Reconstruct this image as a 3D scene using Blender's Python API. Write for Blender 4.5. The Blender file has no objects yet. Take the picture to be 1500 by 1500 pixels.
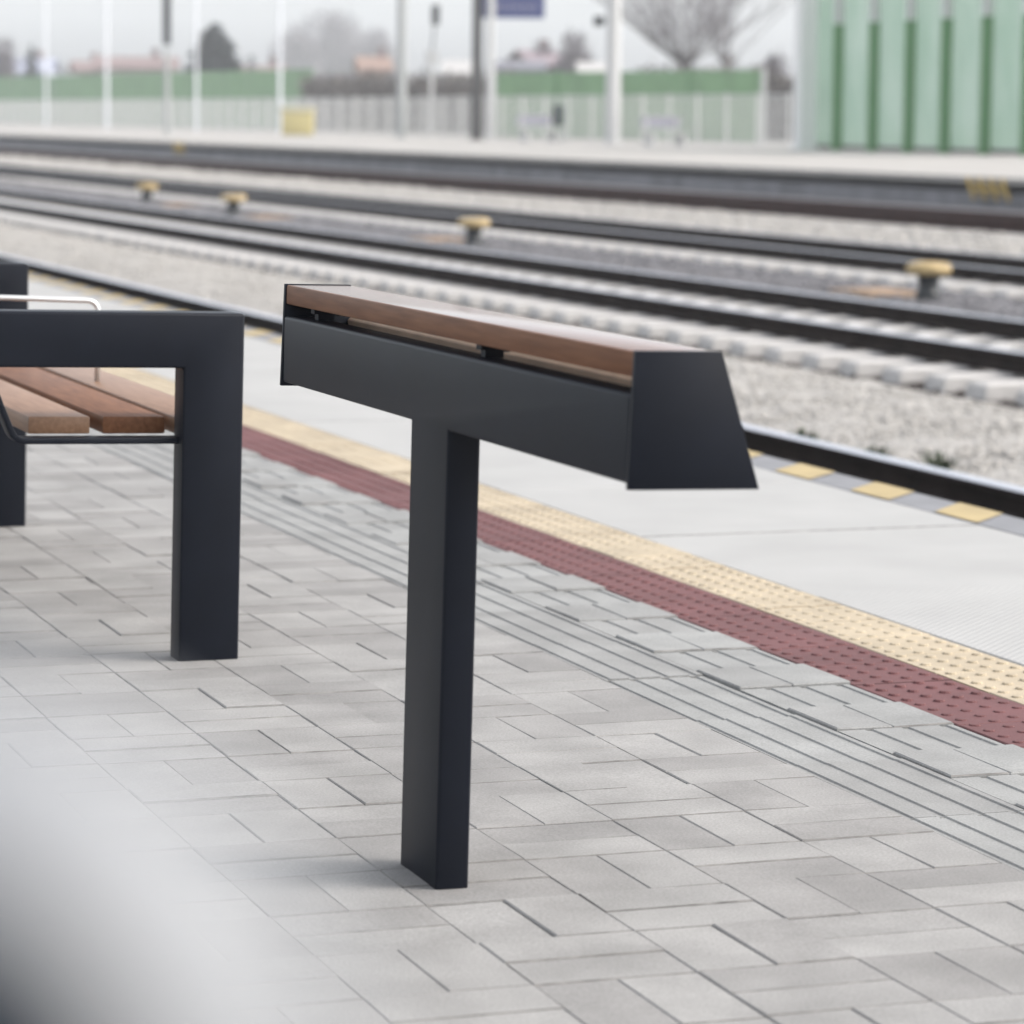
import bpy, bmesh, math, random
from mathutils import Vector, Matrix

R = math.radians
rnd = random.Random(11)
scene = bpy.context.scene
COL = scene.collection

# ------------------------------------------------------------------ camera
# world: +Y runs along the tracks, +X across them towards the far platform, z = 0 is the platform top
EYE = Vector((0, 0, 0.975))
RIGHT = Vector((0.9446131, -0.3280715, 0.0086648))
DOWN = Vector((-0.0308426, -0.1150280, -0.9928833))
FWD = Vector((0.3267334, 0.9376234, -0.1187756))
FPX = 4850.0
cam = bpy.data.cameras.new('camera')
cam_o = bpy.data.objects.new('camera', cam)
COL.objects.link(cam_o)
m3 = Matrix((RIGHT, -DOWN, -FWD)).transposed()
cam_o.matrix_world = Matrix.Translation(EYE) @ m3.to_4x4()
cam.sensor_width = 36
cam.lens = FPX / 1500 * 36
cam.clip_start = 0.01
cam.clip_end = 6000
cam.dof.use_dof = True
cam.dof.focus_distance = 4.95
cam.dof.aperture_fstop = 6.6
scene.camera = cam_o

# ------------------------------------------------------------------ sky, sun, exposure
world = bpy.data.worlds.new('World')
scene.world = world
world.use_nodes = True
nt = world.node_tree
nt.nodes.clear()
sky = nt.nodes.new('ShaderNodeTexSky')
sky.sky_type = 'NISHITA'
sky.sun_disc = False
sky.sun_elevation = R(42)
sky.sun_rotation = R(115)
sky.dust_density = 2.8
sky.air_density = 1.2
hs = nt.nodes.new('ShaderNodeHueSaturation')
hs.inputs['Saturation'].default_value = 0.36
bg = nt.nodes.new('ShaderNodeBackground')
bg.inputs['Strength'].default_value = 0.15
ow = nt.nodes.new('ShaderNodeOutputWorld')
nt.links.new(sky.outputs[0], hs.inputs['Color'])
# overcast glow: the cloud deck is brighter and cooler low over the horizon
tcw = nt.nodes.new('ShaderNodeTexCoord')
sx_ = nt.nodes.new('ShaderNodeSeparateXYZ')
nt.links.new(tcw.outputs['Generated'], sx_.inputs[0])
rmp = nt.nodes.new('ShaderNodeValToRGB')
rmp.color_ramp.elements[0].position = 0.0
rmp.color_ramp.elements[0].color = (0.955, 1.02, 1.16, 1)
rmp.color_ramp.elements[1].position = 0.35
rmp.color_ramp.elements[1].color = (1.06, 1.03, 0.99, 1)
e_ = rmp.color_ramp.elements.new(0.12)
e_.color = (1.0, 1.02, 1.05, 1)
nt.links.new(sx_.outputs['Z'], rmp.inputs['Fac'])
mxw = nt.nodes.new('ShaderNodeMix')
mxw.data_type = 'RGBA'
mxw.blend_type = 'MULTIPLY'
mxw.inputs['Factor'].default_value = 1
nt.links.new(hs.outputs[0], mxw.inputs['A'])
nt.links.new(rmp.outputs['Color'], mxw.inputs['B'])
nt.links.new(mxw.outputs['Result'], bg.inputs['Color'])
nt.links.new(bg.outputs[0], ow.inputs['Surface'])

sun = bpy.data.lights.new('sun', 'SUN')
sun.energy = 0.85
sun.angle = R(20)
sun.color = (1.0, 0.97, 0.93)
sun_o = bpy.data.objects.new('sun', sun)
COL.objects.link(sun_o)
sun_o.rotation_euler = (R(48), 0, R(65))

scene.view_settings.view_transform = 'Standard'
scene.view_settings.look = 'None'
scene.view_settings.exposure = 1.21
scene.view_settings.gamma = 1.0
scene.cycles.max_bounces = 8
scene.cycles.diffuse_bounces = 3
scene.cycles.transparent_max_bounces = 16
scene.cycles.volume_bounces = 4


def at(x, y, depth):
    """point of the place seen at (x, y) of the 1500 px photograph, `depth` metres down the view axis"""
    return EYE + (RIGHT * ((x - 750) / FPX) + DOWN * ((y - 750) / FPX) + FWD) * depth


def y_on(px, p):
    d = RIGHT * ((px - 750) / FPX) + DOWN * ((200 - 750) / FPX) + FWD
    return d.y * p / d.x


def depth_on(px, p):
    return Vector((p, y_on(px, p), 0)).dot(Vector((FWD.x, FWD.y, 0)))


# ------------------------------------------------------------------ materials
def mat(name, col, rough=0.6, metal=0.0, spec=0.5, var=0.0, vscale=8.0, bump=0.0, bscale=200.0,
        col2=None, stretch=None, island=0.0, detail=4.0, bdist=0.002):
    m = bpy.data.materials.new(name)
    m.use_nodes = True
    n, l = m.node_tree.nodes, m.node_tree.links
    b = n['Principled BSDF']
    b.inputs['Roughness'].default_value = rough
    b.inputs['Metallic'].default_value = metal
    b.inputs['Specular IOR Level'].default_value = spec
    b.inputs['Base Color'].default_value = (*col, 1)
    if var or col2 or bump or island:
        tc = n.new('ShaderNodeTexCoord')
        mp = n.new('ShaderNodeMapping')
        l.new(tc.outputs['Object'], mp.inputs['Vector'])
        if stretch:
            mp.inputs['Scale'].default_value = stretch
    out = None
    if var or col2:
        nz = n.new('ShaderNodeTexNoise')
        nz.inputs['Scale'].default_value = vscale
        nz.inputs['Detail'].default_value = detail
        l.new(mp.outputs[0], nz.inputs['Vector'])
        mx = n.new('ShaderNodeMix')
        mx.data_type = 'RGBA'
        c2 = col2 or tuple(c * (1 - var) for c in col)
        c1 = col if col2 else tuple(min(1, c * (1 + var)) for c in col)
        mx.inputs['A'].default_value = (*c1, 1)
        mx.inputs['B'].default_value = (*c2, 1)
        rp = n.new('ShaderNodeMapRange')
        rp.inputs['From Min'].default_value = 0.3
        rp.inputs['From Max'].default_value = 0.7
        l.new(nz.outputs['Fac'], rp.inputs['Value'])
        l.new(rp.outputs[0], mx.inputs['Factor'])
        out = mx.outputs['Result']
    if island:
        g = n.new('ShaderNodeNewGeometry')
        mr = n.new('ShaderNodeMapRange')
        mr.inputs['To Min'].default_value = 1 - island
        mr.inputs['To Max'].default_value = 1 + island
        l.new(g.outputs['Random Per Island'], mr.inputs['Value'])
        mu = n.new('ShaderNodeMix')
        mu.data_type = 'RGBA'
        mu.blend_type = 'MULTIPLY'
        mu.inputs['Factor'].default_value = 1
        mu.inputs['A'].default_value = (*col, 1)
        if out:
            l.new(out, mu.inputs['A'])
        l.new(mr.outputs[0], mu.inputs['B'])
        out = mu.outputs['Result']
    if out:
        l.new(out, b.inputs['Base Color'])
    if bump:
        nb = n.new('ShaderNodeTexNoise')
        nb.inputs['Scale'].default_value = bscale
        nb.inputs['Detail'].default_value = 3
        l.new(mp.outputs[0], nb.inputs['Vector'])
        bp = n.new('ShaderNodeBump')
        bp.inputs['Strength'].default_value = bump
        bp.inputs['Distance'].default_value = bdist
        l.new(nb.outputs['Fac'], bp.inputs['Height'])
        l.new(bp.outputs[0], b.inputs['Normal'])
    return m


METAL = mat('anthracite_coating', (0.0060, 0.0078, 0.0132), rough=0.46, spec=0.16, bump=0.4, bscale=900, var=0.16, vscale=9, bdist=0.0006)
GALV = mat('pale_steel', (0.62, 0.62, 0.62), rough=0.35, metal=0.6)


def wood(name, c1, c2, rough=0.5, spec=0.22):
    m = mat(name, c1, rough=rough, spec=spec, col2=c2, vscale=14, stretch=(9, 0.7, 9), detail=6, bump=0.25, bscale=60, bdist=0.0008)
    return m


WOOD = wood('oiled_wood', (0.178, 0.082, 0.042), (0.112, 0.047, 0.023), 0.5, 0.14)
WOOD_TOP = wood('lacquered_wood_top', (0.20, 0.12, 0.088), (0.145, 0.08, 0.057), 0.16, 1.0)
WOOD2 = wood('oiled_wood_pale', (0.245, 0.142, 0.086), (0.175, 0.094, 0.054), 0.42, 0.32)


def paver_mat(name, base, pink, island=0.15):
    m = bpy.data.materials.new(name)
    m.use_nodes = True
    n, l = m.node_tree.nodes, m.node_tree.links
    b = n['Principled BSDF']
    b.inputs['Roughness'].default_value = 0.82
    b.inputs['Specular IOR Level'].default_value = 0.25
    tc = n.new('ShaderNodeTexCoord')
    g = n.new('ShaderNodeNewGeometry')
    n1 = n.new('ShaderNodeTexNoise'); n1.inputs['Scale'].default_value = 7; n1.inputs['Detail'].default_value = 5
    n2 = n.new('ShaderNodeTexNoise'); n2.inputs['Scale'].default_value = 260; n2.inputs['Detail'].default_value = 2
    n3 = n.new('ShaderNodeTexNoise'); n3.inputs['Scale'].default_value = 1.1; n3.inputs['Detail'].default_value = 3
    for q in (n1, n2, n3):
        l.new(tc.outputs['Object'], q.inputs['Vector'])
    # each block its own tone: a few are warmer and darker
    cr = n.new('ShaderNodeValToRGB')
    cr.color_ramp.elements[0].position = 0.0
    cr.color_ramp.elements[0].color = (*[c * (1 - island) for c in pink], 1)
    cr.color_ramp.elements[1].position = 1.0
    cr.color_ramp.elements[1].color = (*[c * (1 + island * 0.45) for c in base], 1)
    e = cr.color_ramp.elements.new(0.28); e.color = (*pink, 1)
    e = cr.color_ramp.elements.new(0.45); e.color = (*base, 1)
    l.new(g.outputs['Random Per Island'], cr.inputs['Fac'])
    col = cr.outputs['Color']
    for q, lo, hi in ((n1, 0.84, 1.12), (n2, 0.86, 1.14), (n3, 0.93, 1.06)):
        mr = n.new('ShaderNodeMapRange')
        mr.inputs['From Min'].default_value = 0.3; mr.inputs['From Max'].default_value = 0.7
        mr.inputs['To Min'].default_value = lo; mr.inputs['To Max'].default_value = hi
        l.new(q.outputs['Fac'], mr.inputs['Value'])
        mu = n.new('ShaderNodeMix'); mu.data_type = 'RGBA'; mu.blend_type = 'MULTIPLY'
        mu.inputs['Factor'].default_value = 1
        l.new(col, mu.inputs['A']); l.new(mr.outputs[0], mu.inputs['B'])
        col = mu.outputs['Result']
    l.new(col, b.inputs['Base Color'])
    bp = n.new('ShaderNodeBump'); bp.inputs['Strength'].default_value = 0.35; bp.inputs['Distance'].default_value = 0.0012
    l.new(n2.outputs['Fac'], bp.inputs['Height']); l.new(bp.outputs[0], b.inputs['Normal'])
    return m


PAVER = paver_mat('concrete_paver', (0.262, 0.257, 0.250), (0.241, 0.235, 0.229), 0.10)
GUIDE = paver_mat('guide_paver', (0.255, 0.257, 0.252), (0.245, 0.245, 0.24), 0.05)
SAND = mat('joint_sand', (0.125, 0.121, 0.115), rough=0.95, var=0.5, vscale=60, bump=0.6, bscale=400)
RED = mat('red_tactile', (0.114, 0.042, 0.043), rough=0.8, var=0.16, vscale=6, island=0.06, bump=0.3, bscale=300)
YELLOW = mat('cream_tactile', (0.375, 0.314, 0.226), rough=0.8, var=0.14, vscale=6, island=0.05, bump=0.3, bscale=300)
EDGE_Y = mat('edge_yellow_paint', (0.36, 0.28, 0.14), rough=0.75, var=0.12, vscale=9)
EDGE_G = mat('edge_grey', (0.185, 0.188, 0.20), rough=0.8, var=0.1, vscale=9, bump=0.3, bscale=250)


def slab_mat():
    m = mat('white_slab', (0.335, 0.333, 0.326), rough=0.8, var=0.06, vscale=3.0)
    n, l = m.node_tree.nodes, m.node_tree.links
    b = n['Principled BSDF']
    tc = n.new('ShaderNodeTexCoord')
    mp = n.new('ShaderNodeMapping'); mp.inputs['Rotation'].default_value = (0, 0, R(45))
    l.new(tc.outputs['Object'], mp.inputs['Vector'])
    v = n.new('ShaderNodeTexVoronoi'); v.inputs['Scale'].default_value = 62; v.inputs['Randomness'].default_value = 0.0
    l.new(mp.outputs[0], v.inputs['Vector'])
    mr = n.new('ShaderNodeMapRange'); mr.inputs['From Min'].default_value = 0.25; mr.inputs['From Max'].default_value = 0.5
    mr.inputs['To Min'].default_value = 1; mr.inputs['To Max'].default_value = 0
    l.new(v.outputs['Distance'], mr.inputs['Value'])
    bp = n.new('ShaderNodeBump'); bp.inputs['Strength'].default_value = 0.5; bp.inputs['Distance'].default_value = 0.002
    l.new(mr.outputs[0], bp.inputs['Height']); l.new(bp.outputs[0], b.inputs['Normal'])
    return m


SLAB = slab_mat()
CONC = mat('platform_concrete', (0.33, 0.315, 0.295), rough=0.9, var=0.1, vscale=0.6)
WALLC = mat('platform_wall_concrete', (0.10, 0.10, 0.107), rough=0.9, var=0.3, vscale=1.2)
BAL_L = mat('pale_ballast', (0.31, 0.297, 0.28), rough=0.95, var=0.35, vscale=18, bump=1.0, bscale=22, bdist=0.04)
BAL_D = mat('grey_ballast', (0.13, 0.127, 0.135), rough=0.95, var=0.4, vscale=18, bump=1.0, bscale=22, bdist=0.04)
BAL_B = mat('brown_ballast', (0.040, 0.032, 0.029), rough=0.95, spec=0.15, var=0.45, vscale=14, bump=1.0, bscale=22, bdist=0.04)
STONE_L = mat('pale_stones', (0.335, 0.32, 0.30), rough=0.95, island=0.1)
STONE_D = mat('grey_stones', (0.14, 0.137, 0.145), rough=0.95, island=0.35)
RAIL_TOP = mat('polished_rail', (0.62, 0.61, 0.66), rough=0.27, metal=0.9)
RUST = mat('rail_rust', (0.018, 0.012, 0.010), rough=0.85, spec=0.12, var=0.4, vscale=6)
RUST2 = mat('rail_rust_brown', (0.036, 0.017, 0.015), rough=0.85, spec=0.12, var=0.3, vscale=6)
SLEEPER = mat('sleeper_concrete', (0.46, 0.445, 0.43), rough=0.9, var=0.2, vscale=5)
GROUND = mat('ground_soil', (0.16, 0.15, 0.12), rough=1.0, var=0.4, vscale=0.05)
WHITE = mat('white_paint', (0.48, 0.48, 0.475), rough=0.5)
PALE = mat('pale_grey_paint', (0.33, 0.34, 0.335), rough=0.5)
DARKP = mat('dark_pole_paint', (0.045, 0.042, 0.040), rough=0.55)
BLACK = mat('black_plastic', (0.010, 0.013, 0.016), rough=0.5)
BLUE = mat('sign_blue', (0.020, 0.032, 0.155), rough=0.4)
LETTER = mat('sign_white_lettering', (0.24, 0.24, 0.32), rough=0.4)
GREEN = mat('barrier_green', (0.155, 0.285, 0.135), rough=0.7, var=0.12, vscale=0.8)
GREENP = mat('post_green', (0.062, 0.19, 0.056), rough=0.55)
CAPY = mat('yellow_cap', (0.40, 0.295, 0.14), rough=0.6, var=0.3, vscale=6)
ORANGE = mat('orange_plate', (0.28, 0.19, 0.12), rough=0.7, var=0.2, vscale=6)
YELP = mat('yellow_paint', (0.42, 0.28, 0.05), rough=0.55)
BIN_Y = mat('grit_bin_yellow', (0.52, 0.44, 0.19), rough=0.5)
ROOF_R = mat('red_roof_tiles', (0.20, 0.145, 0.14), rough=0.9, var=0.2, vscale=1)
ROOF_G = mat('grey_roof_sheet', (0.14, 0.14, 0.165), rough=0.9, var=0.1, vscale=1)
HOUSE = mat('pale_render', (0.38, 0.36, 0.345), rough=0.9)
HOUSE_O = mat('terracotta_render', (0.25, 0.165, 0.13), rough=0.9)
GLASS_D = mat('dark_window', (0.03, 0.035, 0.045), rough=0.15)
BARK = mat('bark', (0.105, 0.090, 0.090), rough=0.95)
TWIG = mat('bare_twigs', (0.150, 0.132, 0.145), rough=0.95, island=0.35)
NEEDLE = mat('conifer_needles', (0.022, 0.034, 0.036), rough=0.95, island=0.4)
HEDGE = mat('winter_hedge', (0.095, 0.080, 0.072), rough=0.95, island=0.5)
WEED = mat('weed_leaf', (0.045, 0.060, 0.032), rough=0.9, island=0.4)
POST_PALE = mat('post_pale_coating', (0.222, 0.229, 0.240), rough=0.45)


def pane_mat():
    m = bpy.data.materials.new('green_translucent_pane')
    m.use_nodes = True
    n, l = m.node_tree.nodes, m.node_tree.links
    b = n['Principled BSDF']
    nz = n.new('ShaderNodeTexNoise'); nz.inputs['Scale'].default_value = 0.9; nz.inputs['Detail'].default_value = 3
    tc = n.new('ShaderNodeTexCoord'); mp = n.new('ShaderNodeMapping'); mp.inputs['Scale'].default_value = (1, 1, 0.45)
    l.new(tc.outputs['Object'], mp.inputs['Vector']); l.new(mp.outputs[0], nz.inputs['Vector'])
    cr = n.new('ShaderNodeValToRGB')
    cr.color_ramp.elements[0].position = 0.35; cr.color_ramp.elements[0].color = (0.28, 0.42, 0.33, 1)
    cr.color_ramp.elements[1].position = 0.66; cr.color_ramp.elements[1].color = (0.54, 0.60, 0.565, 1)
    l.new(nz.outputs['Fac'], cr.inputs['Fac']); l.new(cr.outputs[0], b.inputs['Base Color'])
    b.inputs['Roughness'].default_value = 0.35
    t = n.new('ShaderNodeBsdfTransparent'); t.inputs['Color'].default_value = (0.70, 0.80, 0.74, 1)
    tl = n.new('ShaderNodeBsdfTranslucent'); tl.inputs['Color'].default_value = (0.42, 0.52, 0.46, 1)
    a = n.new('ShaderNodeMixShader'); a.inputs[0].default_value = 0.4
    c = n.new('ShaderNodeMixShader'); c.inputs[0].default_value = 0.38
    l.new(b.outputs[0], a.inputs[1]); l.new(tl.outputs[0], a.inputs[2])
    l.new(a.outputs[0], c.inputs[1]); l.new(t.outputs[0], c.inputs[2])
    l.new(c.outputs[0], n['Material Output'].inputs['Surface'])
    return m


PANE = pane_mat()


# ------------------------------------------------------------------ mesh helpers
class MB:
    def __init__(s):
        s.v, s.f, s.m = [], [], []

    def quad(s, a, b, c, d, mi=0):
        k = len(s.v); s.v += [tuple(a), tuple(b), tuple(c), tuple(d)]; s.f.append((k, k + 1, k + 2, k + 3)); s.m.append(mi)

    def tri(s, a, b, c, mi=0):
        k = len(s.v); s.v += [tuple(a), tuple(b), tuple(c)]; s.f.append((k, k + 1, k + 2)); s.m.append(mi)

    def box(s, x0, x1, y0, y1, z0, z1, mi=0):
        k = len(s.v)
        s.v += [(x0, y0, z0), (x1, y0, z0), (x1, y1, z0), (x0, y1, z0), (x0, y0, z1), (x1, y0, z1), (x1, y1, z1), (x0, y1, z1)]
        s.f += [(k + 3, k + 2, k + 1, k), (k + 4, k + 5, k + 6, k + 7), (k, k + 1, k + 5, k + 4), (k + 1, k + 2, k + 6, k + 5),
                (k + 2, k + 3, k + 7, k + 6), (k + 3, k, k + 4, k + 7)]
        s.m += [mi] * 6

    def prism_y(s, poly, y0, y1, mi=0, side_mats=None):
        """poly: (x, z) outline counter-clockwise seen from -y; extruded from y0 to y1"""
        k = len(s.v); n = len(poly)
        s.v += [(x, y0, z) for x, z in poly] + [(x, y1, z) for x, z in poly]
        s.f.append(tuple(range(k, k + n))); s.m.append(mi)
        s.f.append(tuple(range(k + 2 * n - 1, k + n - 1, -1))); s.m.append(mi)
        for i in range(n):
            j = (i + 1) % n
            s.f.append((k + j, k + i, k + n + i, k + n + j)); s.m.append(side_mats[i] if side_mats else mi)

    def tube(s, pts, rads, seg=8, mi=0, caps=True):
        pts = [Vector(p) for p in pts]
        if not isinstance(rads, (list, tuple)):
            rads = [rads] * len(pts)
        rings = []
        ref = None
        for i, p in enumerate(pts):
            d = (pts[min(i + 1, len(pts) - 1)] - pts[max(i - 1, 0)]).normalized()
            if ref is None:
                ref = Vector((0, 0, 1)) if abs(d.z) < 0.9 else Vector((1, 0, 0))
            u = (ref - d * ref.dot(d)).normalized(); w = d.cross(u); ref = u
            k = len(s.v)
            for q in range(seg):
                a = 2 * math.pi * q / seg
                s.v.append(tuple(p + (u * math.cos(a) + w * math.sin(a)) * rads[i]))
            rings.append(k)
        for a, b in zip(rings, rings[1:]):
            for q in range(seg):
                r = (q + 1) % seg
                s.f.append((a + q, a + r, b + r, b + q)); s.m.append(mi)
        if caps:
            s.f.append(tuple(rings[0] + q for q in range(seg - 1, -1, -1))); s.m.append(mi)
            s.f.append(tuple(rings[-1] + q for q in range(seg))); s.m.append(mi)

    def lathe(s, prof, cx=0, cy=0, seg=24, mi=0, mats=None):
        k = len(s.v); n = len(prof)
        for r, z in prof:
            for q in range(seg):
                a = 2 * math.pi * q / seg
                s.v.append((cx + r * math.cos(a), cy + r * math.sin(a), z))
        for i in range(n - 1):
            for q in range(seg):
                t = (q + 1) % seg
                s.f.append((k + i * seg + q, k + i * seg + t, k + (i + 1) * seg + t, k + (i + 1) * seg + q)); s.m.append(mats[i] if mats else mi)
        s.f.append(tuple(k + q for q in range(seg - 1, -1, -1))); s.m.append(mi)
        s.f.append(tuple(k + (n - 1) * seg + q for q in range(seg))); s.m.append(mi)

    def build(s, name, mats, parent=None, bevel=0.0, smooth=False, seg=2, fixn=False):
        me = bpy.data.meshes.new(name)
        me.from_pydata(s.v, [], s.f)
        for mm in (mats if isinstance(mats, (list, tuple)) else [mats]):
            me.materials.append(mm)
        me.polygons.foreach_set('material_index', s.m)
        if bevel or fixn:
            bm = bmesh.new(); bm.from_mesh(me)
            bmesh.ops.remove_doubles(bm, verts=bm.verts, dist=1e-5)
            bmesh.ops.recalc_face_normals(bm, faces=bm.faces)
            if bevel:
                ed = [e for e in bm.edges if len(e.link_faces) == 2 and e.calc_face_angle(0) > R(25)]
                bmesh.ops.bevel(bm, geom=ed, offset=bevel, segments=seg, affect='EDGES', clamp_overlap=True, profile=0.5)
            bm.to_mesh(me); bm.free()
        if smooth:
            me.polygons.foreach_set('use_smooth', [True] * len(me.polygons))
        elif bevel:
            me.polygons.foreach_set('use_smooth', [True] * len(me.polygons))
            me.set_sharp_from_angle(angle=R(32))
        me.update()
        o = bpy.data.objects.new(name, me)
        COL.objects.link(o)
        if parent:
            o.parent = parent
        return o


def tag(o, label, cat, group=None):
    o['label'] = label; o['category'] = cat
    if group:
        o['group'] = group
    return o


def thing(name, label, cat, loc=(0, 0, 0), rot=(0, 0, 0), group=None):
    o = bpy.data.objects.new(name, None); COL.objects.link(o)
    o.location = loc; o.rotation_euler = rot
    o.empty_display_size = 0.2
    return tag(o, label, cat, group)


def structure(o, kind='structure'):
    o['kind'] = kind
    return o


def copy_tree(o, parent=None):
    c = o.copy(); COL.objects.link(c); c.parent = parent
    for ch in list(o.children):
        copy_tree(ch, c)
    return c


# ------------------------------------------------------------------ near platform
EDGE = 3.852
b = MB()
b.box(-14, EDGE - 0.06, -12, 420, -1.2, -0.007)
structure(b.build('platform_base', SAND))

# basket weave pavers: pairs of 20 x 10 cm blocks, each block its own small solid
b = MB()


def block(b, x0, x1, y0, y1, dz=0.0, ch=0.0016, tilt=0.0006, dirt=0.0):
    z = [dz + rnd.uniform(-tilt, tilt) for _ in range(4)]
    k = len(b.v)
    b.v += [(x0, y0, -0.03), (x1, y0, -0.03), (x1, y1, -0.03), (x0, y1, -0.03),
            (x0, y0, z[0] - ch), (x1, y0, z[1] - ch), (x1, y1, z[2] - ch), (x0, y1, z[3] - ch),
            (x0 + ch, y0 + ch, z[0]), (x1 - ch, y0 + ch, z[1]), (x1 - ch, y1 - ch, z[2]), (x0 + ch, y1 - ch, z[3])]
    for i in range(4):
        j = (i + 1) % 4
        b.f += [(k + i, k + j, k + 4 + j, k + 4 + i), (k + 4 + i, k + 4 + j, k + 8 + j, k + 8 + i)]
        b.m += [0, 1 if rnd.random() < (dirt if i == 0 else dirt * 0.22) else 0]
    b.f.append((k + 8, k + 9, k + 10, k + 11)); b.m.append(0)


def gap():
    return rnd.choice((0.0004, 0.0005, 0.0006, 0.0007, 0.0009, 0.0012))


X0, Y0, P = 1.630, 4.440, 0.2
for i in range(-23, 2):
    for j in range(-20, 190):
        x, y = X0 + i * P, Y0 + j * P
        if (i + j) % 2 == 0:
            cells = ((x, x + P / 2, y, y + P), (x + P / 2, x + P, y, y + P))
        else:
            cells = ((x, x + P, y, y + P / 2), (x, x + P, y + P / 2, y + P))
        for a0, a1, c0, c1 in cells:
            block(b, a0 + gap() * 0.42, a1 - gap() * 0.42, c0 + gap() * 1.25, c1 - gap() * 1.25, rnd.gauss(0, 0.0008), ch=rnd.uniform(0.0011, 0.0020), dirt=0.85)
b.quad((-14, -12, -0.002), (X0 - 23 * P, -12, -0.002), (X0 - 23 * P, 420, -0.002), (-14, 420, -0.002))
b.quad((X0 - 23 * P, Y0 + 190 * P, -0.002), (X0 + 2 * P, Y0 + 190 * P, -0.002), (X0 + 2 * P, 420, -0.002), (X0 - 23 * P, 420, -0.002))
b.quad((X0 - 23 * P, -12, -0.002), (X0 + 2 * P, -12, -0.002), (X0 + 2 * P, Y0 - 20 * P, -0.002), (X0 - 23 * P, Y0 - 20 * P, -0.002))
DIRT = mat('dirty_paver_edge', (0.165, 0.159, 0.152), rough=0.95, var=0.45, vscale=25)
structure(b.build('pavement', [PAVER, DIRT]))

# guide strip with four grooves along the platform and the row of half-grooved tiles beside it
GX0, GX1 = 2.032, 2.2165
b = MB()
grooves = [(2.032, 2.043), (2.077, 2.092), (2.136, 2.151), (2.190, 2.206)]


def ridged(b, y0, y1, xs, z0=0.0, depth=0.0026):
    """xs: list of (groove start, groove end); land between them, one solid per tile"""
    pts = []
    x = GX0
    prof = [(GX0, -0.03)]
    cur = GX0
    for a, c in xs:
        if a > cur:
            prof += [(cur, z0), (a, z0)]
        else:
            pass
        prof += [(a + 0.002, z0 - depth), (c - 0.002, z0 - depth)]
        cur = c
    prof += [(cur, z0), (GX1, z0), (GX1, -0.03)]
    clean = []
    for p in prof:
        if not clean or (abs(p[0] - clean[-1][0]) + abs(p[1] - clean[-1][1])) > 1e-6:
            clean.append(p)
    b.prism_y(clean, y0, y1)


for j in range(-12, 260):
    y = 4.37 + j * 0.4 + 0.16
    o = rnd.gauss(0, 0.0008)
    b2 = rnd.gauss(0, 0.0005)
    ridged(b, y + gap(), y + 0.4 - gap(), [(a + b2, c + b2) for a, c in grooves], o)
structure(b.build('guide_paving', GUIDE, fixn=True))

b = MB()
TX0, TX1 = 2.2195, 2.424
for j in range(-12, 260):
    y = 4.37 + j * 0.4
    if y > 110:
        break
    sh = rnd.gauss(0, 0.0013)
    xm = 2.319 + sh
    # near half: two plain blocks; far half: grooved tile
    block(b, TX0 + gap() + sh, xm - gap(), y + 0.0025, y + 0.2 - gap(), 0.0035 + rnd.gauss(0, 0.0008), ch=0.0022, tilt=0.001, dirt=0.5)
    block(b, xm + gap(), TX1 + 0.004 + sh, y + 0.0025, y + 0.2 - gap(), 0.0035 + rnd.gauss(0, 0.0008), ch=0.0022, tilt=0.001, dirt=0.5)
    g2 = [(2.264 + sh, 2.279 + sh), (2.329 + sh, 2.344 + sh), (2.396 + sh, 2.411 + sh)]
    prof = [(TX0 - 0.001, -0.03), (TX0 - 0.001, 0)]
    for a, c in g2:
        prof += [(a, 0), (a + 0.002, -0.0026), (c - 0.002, -0.0026), (c, 0)]
    prof += [(TX1 - 0.002, 0), (TX1 - 0.002, -0.03)]
    b.prism_y(prof, y + 0.2 + gap(), y + 0.4 - 0.0025)
structure(b.build('half_grooved_paving', [GUIDE, DIRT], fixn=True))


def tactile(name, x0, x1, material, edge, joint, ymax=60):
    b = MB()
    j = 0
    y = joint - 4.0
    while y < ymax:
        block(b, x0 + 0.0006, x1 - 0.0006, y + 0.0007, y + 0.1993, rnd.gauss(0, 0.0006), ch=0.0018, tilt=0.0004, dirt=0.6)
        if 2.5 < y < 26:
            for r in range(4):
                cx = x0 + (r + 0.5) * (x1 - x0) / 4
                for q in range(4):
                    cy = y + (q + (0.25 if r % 2 else 0.75)) * 0.05
                    k = len(b.v)
                    sg = 10
                    for rr, z in ((0.0108, -0.001), (0.0092, 0.0022), (0.0068, 0.0029)):
                        for t in range(sg):
                            a = 2 * math.pi * t / sg
                            b.v.append((cx + rr * math.cos(a), cy + rr * math.sin(a), z))
                    for lev in range(2):
                        for t in range(sg):
                            u = (t + 1) % sg
                            b.f.append((k + lev * sg + t, k + lev * sg + u, k + (lev + 1) * sg + u, k + (lev + 1) * sg + t)); b.m.append(0)
                    b.f.append(tuple(k + 2 * sg + t for t in range(sg))); b.m.append(0)
        y += 0.2
    b.quad((x0, y, -0.001), (x1, y, -0.001), (x1, 420, -0.001), (x0, 420, -0.001))
    return structure(b.build(name, [material, edge]))


tactile('red_tactile_paving', 2.4285, 2.620, RED, mat('grimy_red_edge', (0.060, 0.026, 0.028), rough=0.95), 4.76)
tactile('yellow_tactile_paving', 2.6215, 2.810, YELLOW, mat('grimy_cream_edge', (0.20, 0.155, 0.10), rough=0.95), 4.83)

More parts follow.
